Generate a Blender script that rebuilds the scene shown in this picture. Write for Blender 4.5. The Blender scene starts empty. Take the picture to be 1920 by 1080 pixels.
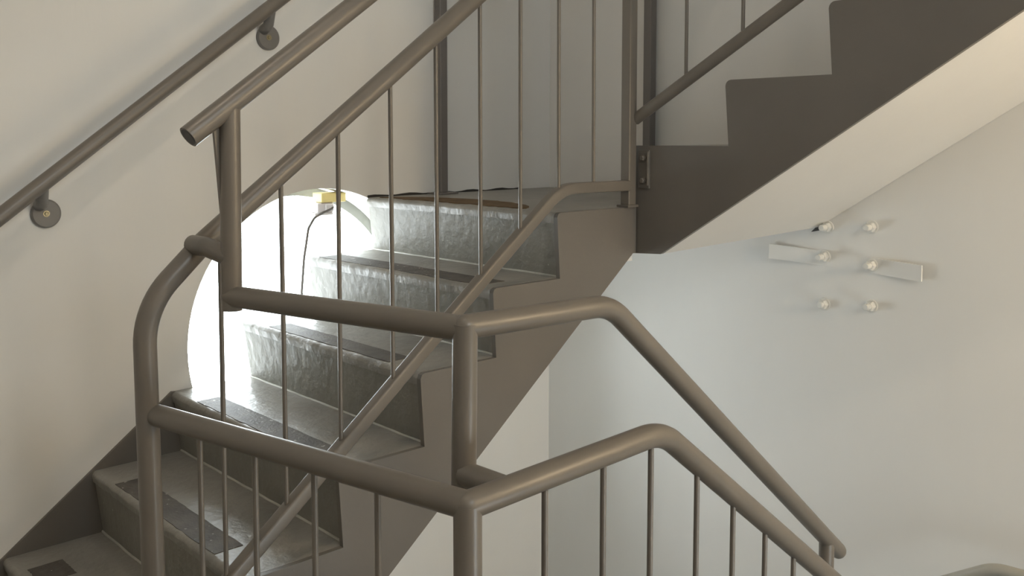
import bpy, bmesh, math, random
from mathutils import Vector, Matrix
random.seed(7)
sc = bpy.context.scene
C = sc.collection

# ------------------------------------------------------------------ camera
cam_d = bpy.data.cameras.new('camera')
cam = bpy.data.objects.new('camera', cam_d); C.objects.link(cam)
YAW, PIT, ROLL = 0.8490, -0.0734, -0.0033
fw = Vector((-math.sin(YAW)*math.cos(PIT), math.cos(YAW)*math.cos(PIT), math.sin(PIT)))
rt = Vector((math.cos(YAW), math.sin(YAW), 0)); up = rt.cross(fw)
rt, up = math.cos(ROLL)*rt + math.sin(ROLL)*up, -math.sin(ROLL)*rt + math.cos(ROLL)*up
m = Matrix((rt, up, -fw)).transposed().to_4x4()
m.translation = Vector((2.5593, -2.6818, 0.2024))
cam.matrix_world = m
cam_d.sensor_width = 36.0
cam_d.lens = 1775.8*36.0/1920.0
cam_d.shift_x = 84.14/1920.0
cam_d.shift_y = -155.65/1920.0
cam_d.clip_start = 0.02
sc.camera = cam

# ------------------------------------------------------------------ sky and exposure
w = bpy.data.worlds.new('overcast_sky'); sc.world = w; w.use_nodes = True
bg = w.node_tree.nodes['Background']
bg.inputs['Color'].default_value = (0.88, 0.95, 1.0, 1)
bg.inputs['Strength'].default_value = 14.5
sc.view_settings.view_transform = 'Standard'
sc.view_settings.look = 'None'
sc.view_settings.exposure = 0.05
sc.view_settings.gamma = 1.0
sc.view_settings.use_curve_mapping = False

# window openings, the upper right one added for fill: sampling portals for the sky
def portal(loc, rot, sx, sy, disc=False):
    l = bpy.data.lights.new('daylight_portal', 'AREA')
    l.shape = 'ELLIPSE' if disc else 'RECTANGLE'; l.size = sx; l.size_y = sy
    l.cycles.is_portal = True
    o = bpy.data.objects.new('daylight_portal', l); C.objects.link(o)
    o.location = loc; o.rotation_euler = rot
PI = math.pi
OC_Y, OC_Z, OC_R = -1.05, -0.42, 0.456        # round window in the left wall
portal((-0.29, OC_Y, OC_Z), (0, -PI/2, 0), 0.95, 0.95)
NEARY, RIGHTX, CEILZ, FLOORZ = -4.2, 3.8, 2.6, -3.0
RIGHT_WINS = [(-1.25, -0.40, -1.85, -0.95), (-2.4, -1.4, 1.05, 2.0)]         # y0, y1, z0, z1 in the right wall: lower window, unseen upper one added for cool fill
for (a, b, c, d) in RIGHT_WINS:
    portal((RIGHTX+0.22, (a+b)/2, (c+d)/2), (0, PI/2, 0), d-c, b-a)

# ------------------------------------------------------------------ materials
def nt(name):
    mt = bpy.data.materials.new(name); mt.use_nodes = True
    return mt, mt.node_tree.nodes, mt.node_tree.links, mt.node_tree.nodes['Principled BSDF']
def paint(name, col, rough=0.4, var=0.12, scale=6.0, bump=0.15, bscale=60.0, spec=0.5, streak=None, metal=0.0, chips=None, chipcol=(0.10, 0.06, 0.03), bdist=0.004):
    mt, N, Lk, b = nt(name)
    tc = N.new('ShaderNodeTexCoord')
    mp = N.new('ShaderNodeMapping'); Lk.new(tc.outputs['Object'], mp.inputs['Vector'])
    if streak: mp.inputs['Scale'].default_value = streak
    n1 = N.new('ShaderNodeTexNoise'); n1.inputs['Scale'].default_value = scale; n1.inputs['Detail'].default_value = 5
    Lk.new(mp.outputs['Vector'], n1.inputs['Vector'])
    cr = N.new('ShaderNodeValToRGB'); Lk.new(n1.outputs['Fac'], cr.inputs['Fac'])
    cr.color_ramp.elements[0].position = 0.3; cr.color_ramp.elements[1].position = 0.7
    cr.color_ramp.elements[0].color = tuple(c*(1-var) for c in col)+(1,)
    cr.color_ramp.elements[1].color = tuple(min(1, c*(1+var)) for c in col)+(1,)
    last = cr.outputs['Color']
    if chips:
        n3 = N.new('ShaderNodeTexNoise'); n3.inputs['Scale'].default_value = chips[0]; n3.inputs['Detail'].default_value = 3
        Lk.new(tc.outputs['Object'], n3.inputs['Vector'])
        c3 = N.new('ShaderNodeValToRGB'); Lk.new(n3.outputs['Fac'], c3.inputs['Fac'])
        c3.color_ramp.elements[0].position = chips[1]; c3.color_ramp.elements[1].position = chips[1]+0.015
        mx = N.new('ShaderNodeMix'); mx.data_type = 'RGBA'
        Lk.new(c3.outputs['Color'], mx.inputs['Factor']); Lk.new(last, mx.inputs['A'])
        mx.inputs['B'].default_value = chipcol+(1,)
        last = mx.outputs['Result']
    Lk.new(last, b.inputs['Base Color'])
    b.inputs['Roughness'].default_value = rough
    b.inputs['Metallic'].default_value = metal
    b.inputs['Specular IOR Level'].default_value = spec
    n2 = N.new('ShaderNodeTexNoise'); n2.inputs['Scale'].default_value = bscale; n2.inputs['Detail'].default_value = 4
    Lk.new(mp.outputs['Vector'], n2.inputs['Vector'])
    bp = N.new('ShaderNodeBump'); bp.inputs['Strength'].default_value = bump; bp.inputs['Distance'].default_value = bdist
    Lk.new(n2.outputs['Fac'], bp.inputs['Height']); Lk.new(bp.outputs['Normal'], b.inputs['Normal'])
    return mt
M = {}
M['plaster'] = paint('white_plaster', (0.735, 0.725, 0.70), 0.85, 0.035, 2.2, 0.10, 45, 0.25, streak=(1, 1, 0.25))
M['steel'] = paint('taupe_gloss_paint', (0.150, 0.131, 0.110), 0.36, 0.06, 9, 0.10, 35, 0.5)
M['step'] = paint('grey_step_paint', (0.225, 0.215, 0.188), 0.46, 0.08, 7, 0.6, 34, 0.25, chips=(55, 0.745), chipcol=(0.5, 0.48, 0.42), bdist=0.006)
M['tread'] = paint('grey_tread_paint', (0.25, 0.237, 0.212), 0.36, 0.10, 7, 0.5, 34, 0.4, bdist=0.007)
M['stringer'] = paint('taupe_stringer_paint', (0.142, 0.128, 0.112), 0.42, 0.05, 5, 0.12, 50, 0.45)
M['strip'] = paint('worn_antislip_strip', (0.105, 0.094, 0.083), 0.60, 0.25, 22, 0.35, 140, 0.2, chips=(60, 0.69), chipcol=(0.36, 0.34, 0.31))
M['caulk'] = paint('pale_paint_bead', (0.42, 0.41, 0.37), 0.3, 0.1, 20, 0.3, 60)
M['brown'] = paint('worn_brown_patch', (0.13, 0.085, 0.045), 0.7, 0.35, 30, 0.6, 90, 0.2)
M['post'] = paint('grey_post_paint', (0.16, 0.145, 0.135), 0.4, 0.05, 8, 0.1, 40)
M['flange'] = paint('grey_flange_paint', (0.175, 0.165, 0.155), 0.42, 0.06, 20, 0.15, 60)
M['lowrail'] = paint('pale_grey_rail_paint', (0.33, 0.32, 0.28), 0.45, 0.05, 12, 0.1, 40)
M['dark'] = paint('dark_metal', (0.035, 0.032, 0.028), 0.5, 0.2, 30, 0.1, 80)
M['brass'] = paint('dull_screw_metal', (0.30, 0.27, 0.18), 0.35, 0.2, 30, 0.1, 80, metal=0.8)
M['whitebolt'] = paint('white_painted_bolt', (0.69, 0.68, 0.645), 0.6, 0.05, 30, 0.35, 120)
M['yellow'] = paint('yellow_painted_wood', (0.62, 0.50, 0.20), 0.55, 0.08, 20, 0.2, 60)
M['device'] = paint('white_plastic', (0.62, 0.58, 0.57), 0.4, 0.03, 20, 0.05, 60)
M['cable'] = paint('dark_cable', (0.10, 0.085, 0.075), 0.5, 0.05, 20, 0.05, 60)
M['frame'] = paint('grey_window_frame', (0.20, 0.20, 0.175), 0.5, 0.06, 12, 0.2, 50)
M['concrete'] = paint('grey_concrete', (0.30, 0.29, 0.27), 0.7, 0.12, 8, 0.3, 60)
def glass_mat():
    mt, N, Lk, b = nt('clear_glass')
    N.remove(b)
    tr = N.new('ShaderNodeBsdfTransparent'); tr.inputs['Color'].default_value = (0.95, 0.96, 0.95, 1)
    gl = N.new('ShaderNodeBsdfGlossy'); gl.inputs['Roughness'].default_value = 0.03
    n = N.new('ShaderNodeTexNoise'); n.inputs['Scale'].default_value = 14
    cr = N.new('ShaderNodeMapRange'); Lk.new(n.outputs['Fac'], cr.inputs['Value'])
    cr.inputs['To Min'].default_value = 0.04; cr.inputs['To Max'].default_value = 0.07
    mx = N.new('ShaderNodeMixShader'); Lk.new(cr.outputs['Result'], mx.inputs['Fac'])
    Lk.new(tr.outputs[0], mx.inputs[1]); Lk.new(gl.outputs[0], mx.inputs[2])
    Lk.new(mx.outputs[0], N['Material Output'].inputs['Surface'])
    return mt
M['glass'] = glass_mat()
def lamp_mat(name, col, strength):
    mt, N, Lk, b = nt(name)
    b.inputs['Base Color'].default_value = (0.9, 0.85, 0.75, 1)
    b.inputs['Emission Color'].default_value = col+(1,)
    b.inputs['Emission Strength'].default_value = strength
    return mt
M['lamp'] = lamp_mat('warm_lamp_glass', (1.0, 0.77, 0.48), 98.0)
M['ceiling_lamp'] = lamp_mat('warm_white_lamp_glass', (1.0, 0.84, 0.66), 85.0)

# ------------------------------------------------------------------ helpers
def wloc(o):
    v = Vector((0, 0, 0))
    while o is not None:
        v += Vector(o.location); o = o.parent
    return v
def obj(name, bm, mat, parent=None, smooth=False, origin=None):
    bmesh.ops.recalc_face_normals(bm, faces=bm.faces[:])
    off = wloc(parent)
    loc = Vector((0, 0, 0))
    if parent is None and origin is not None:
        loc = Vector(origin)
    sh = -(off+loc)
    bmesh.ops.translate(bm, verts=bm.verts[:], vec=sh)
    me = bpy.data.meshes.new(name); bm.to_mesh(me); bm.free()
    me.materials.append(M[mat])
    for p in me.polygons: p.use_smooth = smooth
    if smooth:
        me.set_sharp_from_angle(angle=math.radians(40))
    o = bpy.data.objects.new(name, me); C.objects.link(o)
    o.location = loc
    if parent is not None: o.parent = parent
    return o
def tag(o, label, cat, group=None):
    o['label'] = label; o['category'] = cat
    if group: o['group'] = group
    return o
def thing(name, label, cat, loc, group=None):
    o = bpy.data.objects.new(name, None); C.objects.link(o); o.location = loc
    o.empty_display_size = 0.05
    return tag(o, label, cat, group)
def struct(o):
    o['kind'] = 'structure'; return o
def NB(): return bmesh.new()
def box(bm, a, b, bev=0.0):
    x0, y0, z0 = (min(a[i], b[i]) for i in range(3)); x1, y1, z1 = (max(a[i], b[i]) for i in range(3))
    vs = [bm.verts.new(v) for v in ((x0,y0,z0),(x1,y0,z0),(x1,y1,z0),(x0,y1,z0),(x0,y0,z1),(x1,y0,z1),(x1,y1,z1),(x0,y1,z1))]
    fs = [bm.faces.new([vs[i] for i in f]) for f in ((3,2,1,0),(4,5,6,7),(0,1,5,4),(1,2,6,5),(2,3,7,6),(3,0,4,7))]
    if bev > 0:
        es = list({e for f in fs for e in f.edges})
        bmesh.ops.bevel(bm, geom=es, offset=bev, segments=2, affect='EDGES', profile=0.5)
    return bm
def prism(bm, poly, axis, a, b):
    """poly: 2D points in the two remaining axes (order x,y,z without axis), extruded from a to b along axis"""
    def mk(p, t):
        l = [p[0], p[1]]; l.insert(axis, t); return bm.verts.new(l)
    v0 = [mk(p, a) for p in poly]; v1 = [mk(p, b) for p in poly]
    n = len(poly)
    bm.faces.new(v0); bm.faces.new(v1[::-1])
    for i in range(n):
        j = (i+1) % n; bm.faces.new((v0[i], v0[j], v1[j], v1[i]))
    return bm
def fillet(pts, rad, seg=8):
    """round the inner corners of a polyline"""
    pts = [Vector(p) for p in pts]
    if not isinstance(rad, (list, tuple)): rad = [rad]*len(pts)
    out = [pts[0]]
    for i in range(1, len(pts)-1):
        p, a, b = pts[i], pts[i-1], pts[i+1]
        u = (a-p).normalized(); v = (b-p).normalized()
        ang = u.angle(v)
        r = rad[i]
        if r <= 0 or ang > math.pi-0.01: out.append(p); continue
        d = min(r/math.tan(ang/2), 0.49*(a-p).length if i > 1 else 0.98*(a-p).length, 0.49*(b-p).length if i < len(pts)-2 else 0.98*(b-p).length)
        r = d*math.tan(ang/2)
        cen = p+(u+v).normalized()*(r/math.sin(ang/2))
        s = p+u*d; e = p+v*d
        a0 = s-cen; a1 = e-cen
        tot = a0.angle(a1); ax = a0.cross(a1).normalized()
        for k in range(seg+1):
            out.append(cen+Matrix.Rotation(tot*k/seg, 3, ax) @ a0)
    out.append(pts[-1])
    return out
def tube(bm, pts, r, seg=20, round0=False, round1=False, sq=False):
    pts = [Vector(p) for p in pts]
    clean = [pts[0]]
    for p in pts[1:]:
        if (p-clean[-1]).length > 1e-5: clean.append(p)
    pts = clean
    T = []
    for i in range(len(pts)):
        if i == 0: t = pts[1]-pts[0]
        elif i == len(pts)-1: t = pts[-1]-pts[-2]
        else: t = (pts[i]-pts[i-1]).normalized()+(pts[i+1]-pts[i]).normalized()
        T.append(t.normalized())
    ref = Vector((0, 0, 1)) if abs(T[0].z) < 0.9 else Vector((1, 0, 0))
    u = T[0].cross(ref).normalized()
    rings = []
    def ring(c, t, uu, rr):
        v = t.cross(uu).normalized()
        if sq:      # rounded square section
            def se(a): return math.copysign(abs(a)**0.32, a)
            return [bm.verts.new(c+rr*(se(math.cos(2*PI*(k+.5)/seg))*uu+se(math.sin(2*PI*(k+.5)/seg))*v)) for k in range(seg)]
        return [bm.verts.new(c+rr*(math.cos(2*PI*k/seg)*uu+math.sin(2*PI*k/seg)*v)) for k in range(seg)]
    if round0:
        for k in (3, 2, 1):
            a = k*PI/8
            rings.append(ring(pts[0]-T[0]*r*math.sin(a), T[0], u, r*math.cos(a)))
    for i, p in enumerate(pts):
        if i: 
            u = (u-T[i]*u.dot(T[i])).normalized()
        rings.append(ring(p, T[i], u, r))
    if round1:
        for k in (1, 2, 3):
            a = k*PI/8
            rings.append(ring(pts[-1]+T[-1]*r*math.sin(a), T[-1], u, r*math.cos(a)))
    for a, b in zip(rings[:-1], rings[1:]):
        for k in range(seg):
            bm.faces.new((a[k], a[(k+1) % seg], b[(k+1) % seg], b[k]))
    bm.faces.new(rings[0][::-1]); bm.faces.new(rings[-1])
    return bm
def pipe(name, pts, r, mat, parent, seg=20, **kw):
    return obj(name, tube(NB(), pts, r, seg, **kw), mat, parent, True)
def disc(bm, c, n, r, h, seg=24, bev=0.0):
    """short cylinder from c along n"""
    n = Vector(n).normalized(); c = Vector(c)
    ref = Vector((0, 0, 1)) if abs(n.z) < 0.9 else Vector((1, 0, 0))
    u = n.cross(ref).normalized(); v = n.cross(u)
    prof = [(r, 0), (r, h-bev), (r-bev, h)] if bev else [(r, 0), (r, h)]
    rs = [[bm.verts.new(c+n*t+rr*(math.cos(2*PI*k/seg)*u+math.sin(2*PI*k/seg)*v)) for k in range(seg)] for rr, t in prof]
    for a, b in zip(rs[:-1], rs[1:]):
        for k in range(seg): bm.faces.new((a[k], a[(k+1) % seg], b[(k+1) % seg], b[k]))
    bm.faces.new(rs[0][::-1]); bm.faces.new(rs[-1])
    return bm

# ------------------------------------------------------------------ dimensions (metres, landing top = 0)
W = 0.861            # width of the flight along the left wall
LB = -0.542          # well-side plane of the flight along the back wall
R, G = 0.175, 0.2304 # riser and going
Y1 = -0.872          # nosing of the quarter landing
U = 0.014            # undercut of the risers
ZC = -1.40           # floor the railings stand on
ZL = -2.10           # lower quarter landing

# ------------------------------------------------------------------ room shell
def wall_with_round_hole():
    bm = NB(); n = 96; h = 0.62
    y0, y1, z0, z1 = NEARY-0.25, 0.25, FLOORZ-0.2, CEILZ+0.2
    for X in (0.0, -0.30):
        ci = []; sq = []
        for k in range(n):
            a = 2*PI*k/n; c, s = math.cos(a), math.sin(a)
            ci.append(bm.verts.new((X, OC_Y+OC_R*c, OC_Z+OC_R*s)))
            q = h/max(abs(c), abs(s)); sq.append(bm.verts.new((X, OC_Y+q*c, OC_Z+q*s)))
        for k in range(n):
            j = (k+1) % n; bm.faces.new((ci[k], ci[j], sq[j], sq[k]))
        for (a, b, c, d) in ((y0, OC_Y-h, z0, z1), (OC_Y+h, y1, z0, z1), (OC_Y-h, OC_Y+h, z0, OC_Z-h), (OC_Y-h, OC_Y+h, OC_Z+h, z1)):
            bm.faces.new([bm.verts.new(v) for v in ((X, a, c), (X, b, c), (X, b, d), (X, a, d))])
        if X == 0.0: front = ci
        else:
            for k in range(n):
                j = (k+1) % n; bm.faces.new((front[k], front[j], ci[j], ci[k]))
    bmesh.ops.remove_doubles(bm, verts=bm.verts[:], dist=1e-5)
    for (a, b) in (((y0, z0), (y1, z0)), ((y1, z0), (y1, z1)), ((y1, z1), (y0, z1)), ((y0, z1), (y0, z0))):
        bm.faces.new([bm.verts.new(v) for v in ((0, a[0], a[1]), (0, b[0], b[1]), (-0.3, b[0], b[1]), (-0.3, a[0], a[1]))])
    return bm
struct(obj('wall_left', wall_with_round_hole(), 'plaster'))
struct(obj('wall_back', box(NB(), (0, 0, FLOORZ-0.2), (RIGHTX+0.25, 0.25, CEILZ+0.2)), 'plaster'))
bm = NB()
ys = sorted({NEARY-0.25, 0.0} | {v for q in RIGHT_WINS for v in q[:2]}); zs = sorted({FLOORZ-0.2, CEILZ+0.2} | {v for q in RIGHT_WINS for v in q[2:]})
for i in range(len(ys)-1):
    for j in range(len(zs)-1):
        cy, cz = (ys[i]+ys[i+1])/2, (zs[j]+zs[j+1])/2
        if any(a < cy < b and c < cz < d for a, b, c, d in RIGHT_WINS): continue
        box(bm, (RIGHTX, ys[i], zs[j]), (RIGHTX+0.25, ys[i+1], zs[j+1]))
struct(obj('wall_right', bm, 'plaster'))
struct(obj('wall_near', box(NB(), (0, NEARY-0.25, FLOORZ-0.2), (RIGHTX, NEARY, CEILZ+0.2)), 'plaster'))
struct(obj('ceiling', box(NB(), (0, NEARY, CEILZ), (RIGHTX, 0, CEILZ+0.2)), 'plaster'))
struct(obj('floor', box(NB(), (0, NEARY, FLOORZ-0.2), (RIGHTX, 0, FLOORZ)), 'concrete'))

# right-wall windows: the upper one is added to brighten walls above the landing
for i, (a, b, c, d) in enumerate(RIGHT_WINS):
    bm = NB(); x = RIGHTX+0.14; t = 0.05
    for q in (((a, c), (a+t, d)), ((b-t, c), (b, d)), ((a+t, c), (b-t, c+t)), ((a+t, d-t), (b-t, d)), (((a+b)/2-t/2, c+t), ((a+b)/2+t/2, d-t))):
        box(bm, (x-0.03, q[0][0], q[0][1]), (x+0.03, q[1][0], q[1][1]))
    wn = struct(obj('window_%d' % (i+2), bm, 'frame'))
    for (e, f) in ((a+t, (a+b)/2-t/2), ((a+b)/2+t/2, b-t)):
        obj('pane', box(NB(), (x-0.004, e, c+t), (x+0.004, f, d-t)), 'glass', wn)

# round window: frame ring and pane in the thickness of the left wall
def ringmesh(x0, x1, r0, r1, n=96):
    bm = NB(); L = []
    for (x, r) in ((x0, r0), (x1, r0), (x1, r1), (x0, r1)):
        L.append([bm.verts.new((x, OC_Y+r*math.cos(2*PI*k/n), OC_Z+r*math.sin(2*PI*k/n))) for k in range(n)])
    for q in range(4):
        a, b = L[q], L[(q+1) % 4]
        for k in range(n): bm.faces.new((a[k], a[(k+1) % n], b[(k+1) % n], b[k]))
    return bm
win = struct(obj('window_1', ringmesh(-0.225, -0.18, 0.424, 0.4565), 'frame', None, True))
obj('pane', disc(NB(), (-0.212, OC_Y, OC_Z), (1, 0, 0), 0.424, 0.006, 96), 'glass', win)

# ------------------------------------------------------------------ flight along the left wall
def yk(k): return Y1-G*k
NSTEP = 8                                      # nosings 0 (landing) .. 7, floor at 8
flight = thing('stair_flight', 'grey painted steps with worn dark strips climbing past the round window', 'stairs', (W/2, yk(NSTEP), ZC))
def nosed_slab(bm, yn, yb, z, th, x0, x1, r=0.014, cut=None):
    """tread with a rounded nosing at y = yn, back edge at yb, top at z"""
    pr = [(yb, z), (yn+r, z)]
    for k in range(1, 7):
        a = PI/2+k*(PI/2)/6
        pr.append((yn+r+r*math.cos(a), z-r+r*math.sin(a)))
    pr += [(yn+0.003, z-th), (yb, z-th)]
    return prism(bm, pr, 0, x0, x1)
XR = 0.848                                     # inner face of the stringer plate
def rough_x(bm, amp, cuts_axis=0, n=28):
    """hand-plastered unevenness: subdivide along x and jitter slightly"""
    lo = min(v.co.x for v in bm.verts); hi = max(v.co.x for v in bm.verts)
    for i in range(1, n):
        x = lo+(hi-lo)*i/n
        bmesh.ops.bisect_plane(bm, geom=bm.verts[:]+bm.edges[:]+bm.faces[:], plane_co=(x, 0, 0), plane_no=(1, 0, 0))
    cols = {}
    for v in bm.verts:
        key = round(v.co.x, 4)
        if key not in cols: cols[key] = (random.gauss(0, amp), random.gauss(0, amp*0.6))
        if v.co.y < lo_y(bm)+0.03:
            v.co.y += cols[key][0]; v.co.z += cols[key][1]*0.5
    return bm
_c = {}
def lo_y(bm):
    k = id(bm)
    if k not in _c: _c[k] = min(v.co.y for v in bm.verts)
    return _c[k]
for k in range(1, NSTEP):
    _c.clear()
    tr = obj('tread', rough_x(nosed_slab(NB(), yk(k), yk(k-1)+0.05, -R*k, 0.03, 0.001, XR), 0.0012), 'tread', flight, True)
    # anti-slip strip: thin, with an uneven outline
    bm = NB(); x0, x1 = 0.145+random.uniform(-.01, .01), 0.715+random.uniform(-.02, .02)
    ya, yb_ = yk(k)+0.012, yk(k)+0.082
    if k == 1: x0, x1, yb_ = 0.05, 0.80, yk(k)+0.10
    if k == 5: x0, x1, ya, yb_ = 0.115, 0.215, yk(k)+0.03, yk(k)+0.115
    pts = []
    for i in range(25): pts.append((x0+(x1-x0)*i/24, ya+random.uniform(-.0015, .0015)))
    for i in range(25): pts.append((x1-(x1-x0)*i/24+random.uniform(-.003, .003), yb_+random.uniform(-.0012, .0012)))
    prism(bm, pts, 2, -R*k-0.002, -R*k+0.0012)
    s = obj('anti_slip_strip', bm, 'strip', tr); 
for k in range(0, NSTEP):
    # riser under nosing k, leaning back towards its foot
    bm = NB(); yt, yb = yk(k)+0.006, yk(k)+U+0.012
    zt, zb = -R*k-0.012, -R*(k+1)-0.001
    prism(bm, [(yt, zt), (yb, zb), (yb+0.04, zb), (yt+0.05, zt)], 0, 0.001, XR)
    rs = obj('riser', bm, 'step', flight)
    pts = [(0.004+(XR-0.006)*i/20, yb-0.001+random.uniform(-.001, .001), zb+0.002+random.uniform(-.0008, .0008)) for i in range(21)]
    if k < NSTEP-1: obj('caulk_bead', tube(NB(), pts, 0.0036, 8), 'caulk', rs, True)
# stringer plate on the well side, cut to the steps
pf = [(LB-0.004, -0.001), (Y1+0.012, -0.001)]
for k in range(0, NSTEP):
    y = yk(k)
    if k: pf += [(y+0.012, -R*k-0.0005)]
    pf += [(y+0.004, -R*k-0.004), (y, -R*k-0.013), (y+U*0.75, -R*(k+1)-0.0005)]
pf += [(-2.205, ZC-0.0005), (-0.559, -0.134), (LB-0.004, -0.134)]
obj('stringer', prism(NB(), pf, 0, XR-0.001, W), 'stringer', flight)
# sloping underside
obj('soffit', prism(NB(), [(-0.60, -0.160), (-2.19, -1.38), (-2.30, -1.38), (-0.80, -0.160)], 0, 0.001, XR-0.002), 'plaster', flight)
# wall skirting between the step profile and the nosing line (lower steps only)
sk = [(yk(7)-0.02, -R*7-0.014), (yk(3)+0.002, -R*3+0.001), (yk(3)+0.045, -R*3-0.004), (yk(3)+0.045, -R*3-0.24), (yk(7)-0.02, -R*7-0.15)]
obj('wall_skirting', prism(NB(), sk, 0, 0.001, 0.010), 'stringer', flight)

# ------------------------------------------------------------------ quarter landing
land = thing('stair_landing', 'grey quarter landing with a brown worn edge, in the corner above the steps', 'landing', (0.43, -0.4, -0.13))
_c.clear()
ls = obj('landing_slab', rough_x(nosed_slab(NB(), Y1, -0.001, 0.0, 0.03, 0.001, XR), 0.0018), 'tread', land, True)
bm = NB()
q4 = [(0.002, LB, -0.130), (0.935, LB+0.013, -0.130), (1.115, -0.002, -0.078), (0.002, -0.002, -0.130)]
l4 = [bm.verts.new(v) for v in q4]; h4 = [bm.verts.new((v[0], v[1], -0.031)) for v in q4]
bm.faces.new(l4[::-1]); bm.faces.new(h4)
for i in range(4): bm.faces.new((l4[i], l4[(i+1) % 4], h4[(i+1) % 4], h4[i]))
prism(bm, [(0.002, -0.82), (XR-0.003, -0.82), (XR-0.003, LB), (0.002, LB)], 2, -0.158, -0.031)
obj('landing_underside', bm, 'plaster', land)
# dark open joint where the landing meets the left wall
pj = [(-0.868+0.7*i/24, 0.0045+0.0025*math.sin(i*1.3)+random.uniform(0, .002)) for i in range(25)]
obj('open_joint', prism(NB(), [(pj[0][0], -0.002)]+pj+[(pj[-1][0], -0.002)], 0, 0.0012, 0.0028), 'dark', land)
# worn brown patch behind the nosing
pts = []
for i in range(31):
    x = 0.05+0.66*i/30; pts.append((x, -0.850+0.006*math.sin(i*0.7)+random.uniform(-.006, .006)))
for i in range(31):
    x = 0.71-0.66*i/30; pts.append((x, -0.835+0.14*math.sin(PI*(30-i)/30)**0.6+random.uniform(-.006, .006)))
obj('worn_patch', prism(NB(), pts, 2, -0.001, 0.002), 'brown', ls)

# ------------------------------------------------------------------ flight along the back wall
GB, RB, ZB1 = 0.283, 0.1715, 0.172
NB_ = 7
flight2 = thing('stair_flight', 'dark taupe stair flight with saw-tooth stringer and pale underside along back wall', 'stairs', (1.8, LB/2, -0.13))
xb = [0.848]+[1.157+0.279*i for i in range(NB_+1)]
prof = []
def rc(x, z, r=0.016):          # rounded nosing corner, riser below it on the left
    return [(x+r-r*math.cos(a), z-r+r*math.sin(a)) for a in (0, PI/8, PI/4, 3*PI/8, PI/2)]
for i in range(NB_):
    z = ZB1+RB*i
    x = xb[i]
    if i == 0: prof += [(x, z-0.004), (x+0.004, z)]
    else: prof += rc(x-0.012, z)
    prof += [(xb[i+1], z)]
zt = ZB1+RB*(NB_-1)
xe = xb[NB_]
slope = 0.649
prof += [(xe, -0.13+(xe-0.944)*slope), (0.944, -0.130), (0.848, -0.136)]
obj('stringer', prism(NB(), prof, 1, LB, LB+0.014), 'stringer', flight2)
for i in range(NB_):
    z = ZB1+RB*i
    obj('tread', box(NB(), (xb[i]-0.012 if i else xb[i]+0.03, LB+0.0135, z-0.03), (xb[i+1]+0.03, -0.001, z-0.0005), 0.006), 'tread', flight2)
    obj('riser', box(NB(), (xb[i]+(0.002 if i else 0.034), LB+0.0135, z-RB), (xb[i]+0.03 if i else xb[i]+0.06, -0.001, z-0.028)), 'step', flight2)
bm = NB()
def P(x, y, z): return bm.verts.new((x, y, z))
fz = lambda x: -0.13+(x-0.944)*slope
a = [(0.944, LB+0.013, fz(0.944)), (1.12, -0.001, -0.078), (xe, -0.001, fz(xe)-0.05), (xe, LB+0.013, fz(xe))]
lo = [P(*q) for q in a]; hi = [P(q[0], q[1], q[2]+0.05) for q in a]
bm.faces.new(lo[::-1]); bm.faces.new(hi)
for i in range(4): bm.faces.new((lo[i], lo[(i+1) % 4], hi[(i+1) % 4], hi[i]))
obj('soffit', bm, 'plaster', flight2)
# dark gap in the plaster where soffit and wall meet
gp = [(1.098, -0.094), (1.112, -0.080), (1.124, -0.068), (1.140, -0.064), (1.143, -0.078), (1.132, -0.086), (1.115, -0.090)]
obj('plaster_gap', prism(NB(), gp, 1, -0.0025, -0.0005), 'dark', flight2)
# bolted angle plate next to the newel
bp_ = obj('angle_plate', box(NB(), (0.868, LB-0.006, 0.052), (0.906, LB+0.001, 0.160), 0.002), 'stringer', flight2)
obj('plate_lip', box(NB(), (0.9015, LB-0.012, 0.060), (0.9065, LB-0.0055, 0.156), 0.002), 'steel', bp_)
for z in (0.137, 0.074):
    bm = disc(NB(), (0.887, LB-0.0055, z), (0, -1, 0), 0.010, 0.003, 16)
    disc(bm, (0.887, LB-0.0085, z), (0, -1, 0), 0.0075, 0.008, 6, 0.002)
    obj('bolt', bm, 'steel', bp_, False)
# upper landing this flight reaches (beyond the frame)
ul = obj('upper_landing', box(NB(), (xe+0.005, LB-0.6, zt-0.0), (RIGHTX-0.001, -0.001, zt+RB)), 'plaster', None, origin=(xe+0.4, -0.4, zt))
tag(ul, 'pale upper landing slab at the head of the back flight', 'landing')

# ------------------------------------------------------------------ floor of the near landing, descending flight, lower landing
lf = obj('near_landing', prism(NB(), [(W+0.002, NEARY+0.001), (RIGHTX-0.001, NEARY+0.001), (RIGHTX-0.001, -1.42), (1.62, -1.42), (1.62, -1.87), (W+0.002, -2.02)], 2, ZC-0.16, ZC), 'concrete', None, origin=(2.4, -3, ZC))
tag(lf, 'grey concrete landing floor under the nearest railings', 'landing')
lo_ = obj('lower_landing', box(NB(), (0.002, -0.50, ZL-0.14), (RIGHTX-0.001, -0.001, ZL)), 'concrete', None, origin=(1.6, -0.25, ZL))
tag(lo_, 'grey lower landing at the foot of the descending flight', 'landing')
flight3 = thing('stair_flight', 'short grey flight descending beside the railing with the bent top rails', 'stairs', (2.1, -0.95, ZL))
for k in range(1, 4):
    z = ZC-R*k; y = -1.42+G*(k-1)
    obj('tread', box(NB(), (1.622, y+0.002, z-0.04), (2.588, y+G+0.02, z), 0.006), 'tread', flight3)
for k in range(0, 4):
    z = ZC-R*k; y = -1.42+G*k
    obj('riser', box(NB(), (1.63, y+0.001, z-R+0.001), (2.588, y+0.016, z-0.041)), 'step', flight3)
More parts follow.
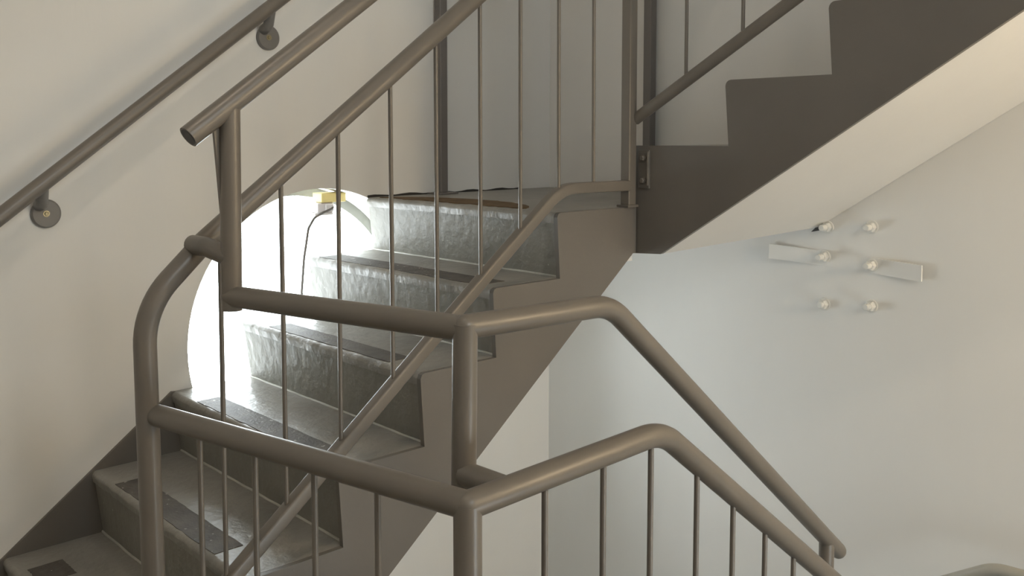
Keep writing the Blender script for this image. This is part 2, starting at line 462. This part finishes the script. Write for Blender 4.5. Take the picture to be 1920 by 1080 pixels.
for x in (1.62, 2.60):
    obj('stringer', prism(NB(), [(-1.418, ZC-0.01), (-1.418, ZC-0.32), (-0.55, ZL-0.12), (-0.505, ZL-0.12), (-0.505, ZL+0.0)], 0, x-0.012, x), 'stringer', flight3)

# ------------------------------------------------------------------ wall handrail
wh = thing('wall_handrail', 'taupe pipe handrail on round brackets along the left wall', 'handrail', (0.075, -1.6, 0.0))
def wz(y): return 0.008+(y+2.014)*0.7548
wr = [(0.072, y, wz(y)) for y in (-2.62, -0.62)]
pipe('rail', wr, 0.0205, 'steel', wh)
for y, z in ((-1.886, 0.004), (-1.229, 0.497), (-2.543, -0.488), (-0.700, 0.895)):
    b = obj('bracket', disc(NB(), (0.0, y, z), (1, 0, 0), 0.0375, 0.012, 36, 0.004), 'flange', wh, True)
    # arm from the top of the disc out to the rail
    ya = y-0.016
    bm = NB()
    q = fillet([(0.008, ya, z+0.022), (0.045, ya-0.005, z+0.030), (0.068, ya-0.01, wz(ya-0.01)-0.012)], 0.02, 5)
    tube(bm, q, 0.0155, 14)
    obj('arm', bm, 'flange', b, True)
    bm = disc(NB(), (0.0118, y-0.001, z), (1, 0, 0), 0.0085, 0.002, 16)
    sc_ = obj('screw', disc(bm, (0.0135, y-0.001, z), (1, 0, 0), 0.005, 0.003, 8, 0.001), 'brass', b)

# ------------------------------------------------------------------ railing of the flight along the left wall
ra = thing('stair_railing', 'long taupe railing with thin bars rising beside the grey steps, curved at its foot', 'railing', (W, -1.3, -0.87))
def hz(y): return 0.059+(y+1.783)*0.7508
hp = [(W, -0.575, hz(-0.575)), (W, -1.862, hz(-1.862)), (W, -1.9855, -0.115), (W, -1.984, -0.30), (W, -1.979, -0.872)]
q = fillet(hp, [0, 0.16, 0.16, 0.3, 0], 10)
pipe('handrail', q, 0.0215, 'steel', ra, 24)
lp = [(W, -1.978, -0.806), (W, -1.125, -0.138), (W, -0.862, 0.062), (W, -0.588, 0.0605)]
pipe('bottom_rail', fillet(lp, [0, 0, 0.16, 0], 10), 0.0150, 'steel', ra, 24, sq=True)
def lz(y): return -0.138+(y+1.125)*0.7831
bys = [-1.832, -1.692, -1.555, -1.412, -1.281, -1.143, -1.008, -0.868, -0.731]
for y in bys:
    z0 = min(lz(y), 0.0605); z1 = hz(y)
    if y < -1.82: z1 = 0.012
    tilt = random.uniform(-0.003, 0.003)
    pipe('baluster', [(W, y, z0), (W, y+tilt, z1-0.005)], 0.0050, 'steel', ra, 10)
nw = obj('newel_post', box(NB(), (W-0.019, -0.594, 0.004), (W+0.012, -0.562, 1.32), 0.003), 'steel', ra)
obj('foot_plate', box(NB(), (W-0.026, -0.602, -0.0005), (W+0.016, -0.556, 0.006), 0.001), 'steel', nw)

# railing of the flight along the back wall
rb = thing('stair_railing', 'taupe railing with thin bars above the saw-tooth stringer of the back flight', 'railing', (0.9, LB, 0.2))
def bz(x): return 0.248+(x-0.868)*0.5874
yB = LB-0.004
pipe('bottom_rail', [(0.864, yB-0.012, bz(0.864)), (2.75, yB-0.012, bz(2.75))], 0.0165, 'steel', rb)
pipe('handrail', [(0.864, yB-0.012, bz(0.864)+0.80), (2.75, yB-0.012, bz(2.75)+0.80)], 0.0205, 'steel', rb)
for i in range(11):
    x = 1.033+0.171*i
    if x > 2.74: break
    pipe('baluster', [(x, yB-0.012, bz(x)), (x, yB-0.012, bz(x)+0.80)], 0.0050, 'steel', rb, 10)
obj('end_post', box(NB(), (2.735, yB-0.030, ZB1+RB*6), (2.77, yB+0.003, bz(2.75)+0.80), 0.002), 'steel', rb)

# ------------------------------------------------------------------ railing of the near landing
rn = thing('landing_railing', 'thick taupe pipe railing with corner post and thin bars guarding the well', 'railing', (1.586, -1.826, ZC))
ZR = -0.316
A0 = Vector((W, -1.976, ZR)); A1 = Vector((1.586, -1.826, ZR))
RP = 0.0205
pipe('top_rail', [A0, A1], RP, 'steel', rn, 24)
crn = [(1.586, -1.826, ZR), (1.586, -1.385, ZR+0.012), (1.586, -0.52, -0.952)]
pipe('sloping_rail', fillet(crn, [0, 0.13, 0], 12), RP, 'steel', rn, 24, round0=True)
pipe('corner_post', [(1.586, -1.826, ZR+0.002), (1.586, -1.826, ZC)], RP, 'steel', rn, 24)
obj('base_flange', disc(NB(), (1.586, -1.826, ZC-0.16), (0, 0, 1), 0.028, 0.17, 24, 0.003), 'steel', rn)
for x in (1.000, 1.145, 1.285, 1.419):
    t = (x-A0.x)/(A1.x-A0.x); p = A0.lerp(A1, t)
    pipe('baluster', [(p.x, p.y, ZR-0.005), (p.x+random.uniform(-.002, .002), p.y, ZC+0.10)], 0.0052, 'steel', rn, 10)
pipe('lower_rail', [(W+0.02, A0.y, ZC+0.10), (1.586, -1.826, ZC+0.10)], 0.016, 'steel', rn)
def cz(y): return ZR+0.008 if y < -1.43 else min(ZR+0.005, -0.343+(y+1.361)*-0.714)
for y in (-1.670, -1.535, -1.412, -1.278, -1.161, -1.047, -0.937, -0.832, -0.725, -0.620):
    pipe('baluster', [(1.586, y, cz(y)-0.004), (1.586, y, cz(y)-0.96)], 0.0052, 'steel', rn, 10)
pipe('lower_rail', fillet([(1.586, -1.826, ZC+0.10), (1.586, -1.42, ZC+0.10), (1.586, -0.52, -1.92)], [0, 0.12, 0]), 0.016, 'steel', rn)
pipe('end_post', [(1.586, -0.52, -0.945), (1.586, -0.52, ZL-0.05)], RP, 'steel', rn)

# ------------------------------------------------------------------ raised guard rail welded inside the well
rg = thing('raised_guard_rail', 'taupe raised pipe guard welded above the railings, with open pipe end', 'railing', (1.486, -1.745, -0.34))
ZU = -0.092
XL = 0.975
pipe('top_handrail', [(XL, -1.943, 0.201), (XL, -0.62, 0.201+1.323*0.7285)], 0.0205, 'steel', rg, 24)
# open end: dark inner disc with a rim
dirv = Vector((0, 1, 0.7285)).normalized()
obj('pipe_end', disc(NB(), Vector((XL, -1.943, 0.201))-dirv*0.0006, dirv, 0.0165, 0.0005, 24), 'dark', rg)
pipe('left_post', [(XL, -1.866, -0.118), (XL, -1.862, 0.252)], 0.0190, 'steel', rg, 24)
obj('gusset', prism(NB(), [(-1.893, 0.235), (-1.874, 0.245), (-1.874, -0.02)], 0, XL-0.012, XL-0.004), 'steel', rg)
pipe('stub', fillet([(W, -1.886, -0.004), (W+0.055, -1.884, -0.004), (XL, -1.866, -0.020)], 0.06, 6), 0.0185, 'steel', rg)
B0 = Vector((XL, -1.866, ZU)); B1 = Vector((1.486, -1.741, ZU))
pipe('cross_rail', [B0, B1], 0.0200, 'steel', rg, 24, round0=True)
pipe('corner_post', [(1.486, -1.742, ZU+0.008), (1.486, -1.746, -0.342)], 0.0195, 'steel', rg, 24)
pipe('short_stub', [(1.492, -1.748, -0.316), (1.586, -1.744, -0.316)], 0.0195, 'steel', rg, 24)
cu = [(1.486, -1.741, ZU+0.003), (1.486, -1.405, ZU-0.004), (1.486, -0.552, -0.797)]
pipe('sloping_rail', fillet(cu, [0, 0.12, 0], 12), 0.0195, 'steel', rg, 24, round0=True, round1=True)
pipe('end_post', [(1.486, -0.607, -0.75), (1.486, -0.607, ZL-0.05)], 0.0175, 'steel', rg)

# ------------------------------------------------------------------ upright posts against the walls
for lab, x, y in (('slim grey steel post on a foot plate standing against the left wall', 0.024, -0.568),
                  ('slim grey steel post standing against the back wall behind the newel', 0.507, -0.035)):
    t = thing('steel_post', lab, 'post', (x, y, 0.0), 'slim posts against the walls')
    obj('shaft', box(NB(), (x-0.016, y-0.016, 0.004), (x+0.016, y+0.016, CEILZ-0.001), 0.003), 'post', t)
    obj('foot_plate', box(NB(), (x-0.040 if x > .1 else 0.003, y-0.05, 0.0), (x+0.050, y+0.034 if y < -.1 else -0.001, 0.005), 0.001), 'post', t)

# ------------------------------------------------------------------ back wall: anchor bolts and flat bar
lbl = {(0, 0): 'white painted anchor bolt tucked against the sloping soffit edge',
       (1, 0): 'white painted anchor bolt below the sloping soffit, above the flat bar',
       (0, 1): 'white painted anchor bolt through the flat bar, beside its shaded upper end',
       (1, 1): 'white painted anchor bolt through the flat bar, by its lower end',
       (0, 2): 'white painted anchor bolt in bottom pair, below the upper end of bar',
       (1, 2): 'white painted anchor bolt in bottom pair, below the lower end of bar'}
pos = {(0, 0): (1.150, -0.076), (1, 0): (1.285, -0.066), (0, 1): (1.143, -0.165), (1, 1): (1.289, -0.177), (0, 2): (1.145, -0.310), (1, 2): (1.290, -0.296)}
for key, (x, z) in pos.items():
    yb = 0.0 if key[1] != 1 else -0.002
    t = thing('anchor_bolt', lbl[key], 'bolt', (x, 0.0, z), 'anchor bolts on the back wall')
    obj('washer', disc(NB(), (x, yb+0.001, z), (0, -1, 0), 0.0195, 0.004, 28, 0.001), 'whitebolt', t, True)
    obj('nut', disc(NB(), (x, yb-0.003, z), (0, -1, 0), 0.0150, 0.015, 6, 0.003), 'whitebolt', t)
    obj('rod', disc(NB(), (x, yb-0.015, z), (0, -1, 0), 0.0095, 0.024 if key != (0, 2) else 0.016, 14, 0.002), 'whitebolt', t, True)
bm = NB(); n = 24; e0 = Vector((0.967, 0, -0.163)); e1 = Vector((1.437, 0, -0.184)); rows = []
for i in range(n+1):
    t = i/n; x = e0.x+(e1.x-e0.x)*t; z = e0.z+(e1.z-e0.z)*t
    s = abs(2*t-1); off = 0.018*max(0, (s-0.25)/0.75)**1.2
    h = 0.0225
    rows.append([bm.verts.new(v) for v in ((x, -off-0.0008, z-h), (x, -off-0.0008, z+h), (x, -off+0.0065, z+h), (x, -off+0.0065, z-h))])
for a, b in zip(rows[:-1], rows[1:]):
    for k in range(4): bm.faces.new((a[k], a[(k+1) % 4], b[(k+1) % 4], b[k]))
bm.faces.new(rows[0]); bm.faces.new(rows[-1][::-1])
tag(obj('flat_bar', bm, 'plaster', None, origin=(1.2, 0, -0.175)), 'white painted flat bar bowed off the back wall at both ends', 'bar')

# ------------------------------------------------------------------ lower wall handrail at the back wall
lh = thing('wall_handrail', 'grey bent pipe handrail low on the back wall below the flat bar', 'handrail', (1.7, -0.08, -0.9))
pipe('rail', fillet([(1.20, -0.08, -1.235), (1.672, -0.08, -0.924), (2.5, -0.08, -0.897)], [0, 0.12, 0]), 0.0165, 'lowrail', lh)
for x in (1.98, 2.4):
    b = obj('bracket', disc(NB(), (x, 0.0, -0.96), (0, -1, 0), 0.03, 0.01, 24, 0.003), 'flange', lh, True)
    obj('arm', tube(NB(), fillet([(x, -0.008, -0.955), (x, -0.08, -0.945), (x, -0.08, -0.905)], 0.03), 0.009, 10), 'flange', b, True)

# ------------------------------------------------------------------ block, sensor and cable at the top of the round window
yb_ = tag(obj('wooden_block', box(NB(), (-0.125, -1.000, -0.016), (-0.070, -0.905, 0.015), 0.002), 'yellow', None, origin=(-0.1, -0.95, 0.0)), 'yellow wooden block wedged at the top of the round window', 'block')
dv = thing('sensor_box', 'small white plastic box with dark cable hanging under the yellow block', 'sensor', (-0.09, -0.98, -0.06))
obj('housing', box(NB(), (-0.115, -1.012, -0.050), (-0.075, -0.950, -0.0165), 0.004), 'device', dv)
obj('base_flange', box(NB(), (-0.118, -1.026, -0.058), (-0.070, -0.955, -0.049), 0.003), 'device', dv)
obj('connector', box(NB(), (-0.0755, -0.985, -0.044), (-0.066, -0.955, -0.022), 0.002), 'device', dv)
cb = fillet([(-0.068, -0.958, -0.033), (-0.060, -0.965, -0.036), (-0.060, -1.000, -0.047), (-0.060, -1.035, -0.062), (-0.060, -1.058, -0.095), (-0.060, -1.076, -0.19), (-0.060, -1.088, -0.31), (-0.062, -1.07, -0.33)], 0.03, 4)
pipe('cable', cb, 0.0042, 'cable', dv, 8)

# ------------------------------------------------------------------ pendant lamp under the upper landing (beyond the frame)
LX, LY, LZ = 3.20, -0.44, 0.36
lm = thing('pendant_lamp', 'warm globe lamp hanging under the upper landing', 'lamp', (LX, LY, zt))
obj('ceiling_rose', disc(NB(), (LX, LY, zt), (0, 0, -1), 0.05, 0.02, 28, 0.004), 'device', lm, True)
obj('stem', tube(NB(), [(LX, LY, zt-0.018), (LX, LY, LZ+0.09)], 0.008, 12), 'device', lm, True)
bm = NB(); bmesh.ops.create_uvsphere(bm, u_segments=24, v_segments=16, radius=0.10); bmesh.ops.translate(bm, verts=bm.verts[:], vec=(LX, LY, LZ))
obj('globe', bm, 'lamp', lm, True)

# ceiling lamp above the near landing (beyond the frame)
CX, CY = 1.75, -2.35
cl = thing('ceiling_lamp', 'round warm white lamp on the ceiling above the near landing', 'lamp', (CX, CY, CEILZ))
obj('rim', disc(NB(), (CX, CY, CEILZ), (0, 0, -1), 0.12, 0.03, 36, 0.004), 'device', cl, True)
obj('diffuser', disc(NB(), (CX, CY, CEILZ-0.0295), (0, 0, -1), 0.10, 0.04, 36, 0.015), 'ceiling_lamp', cl, True)
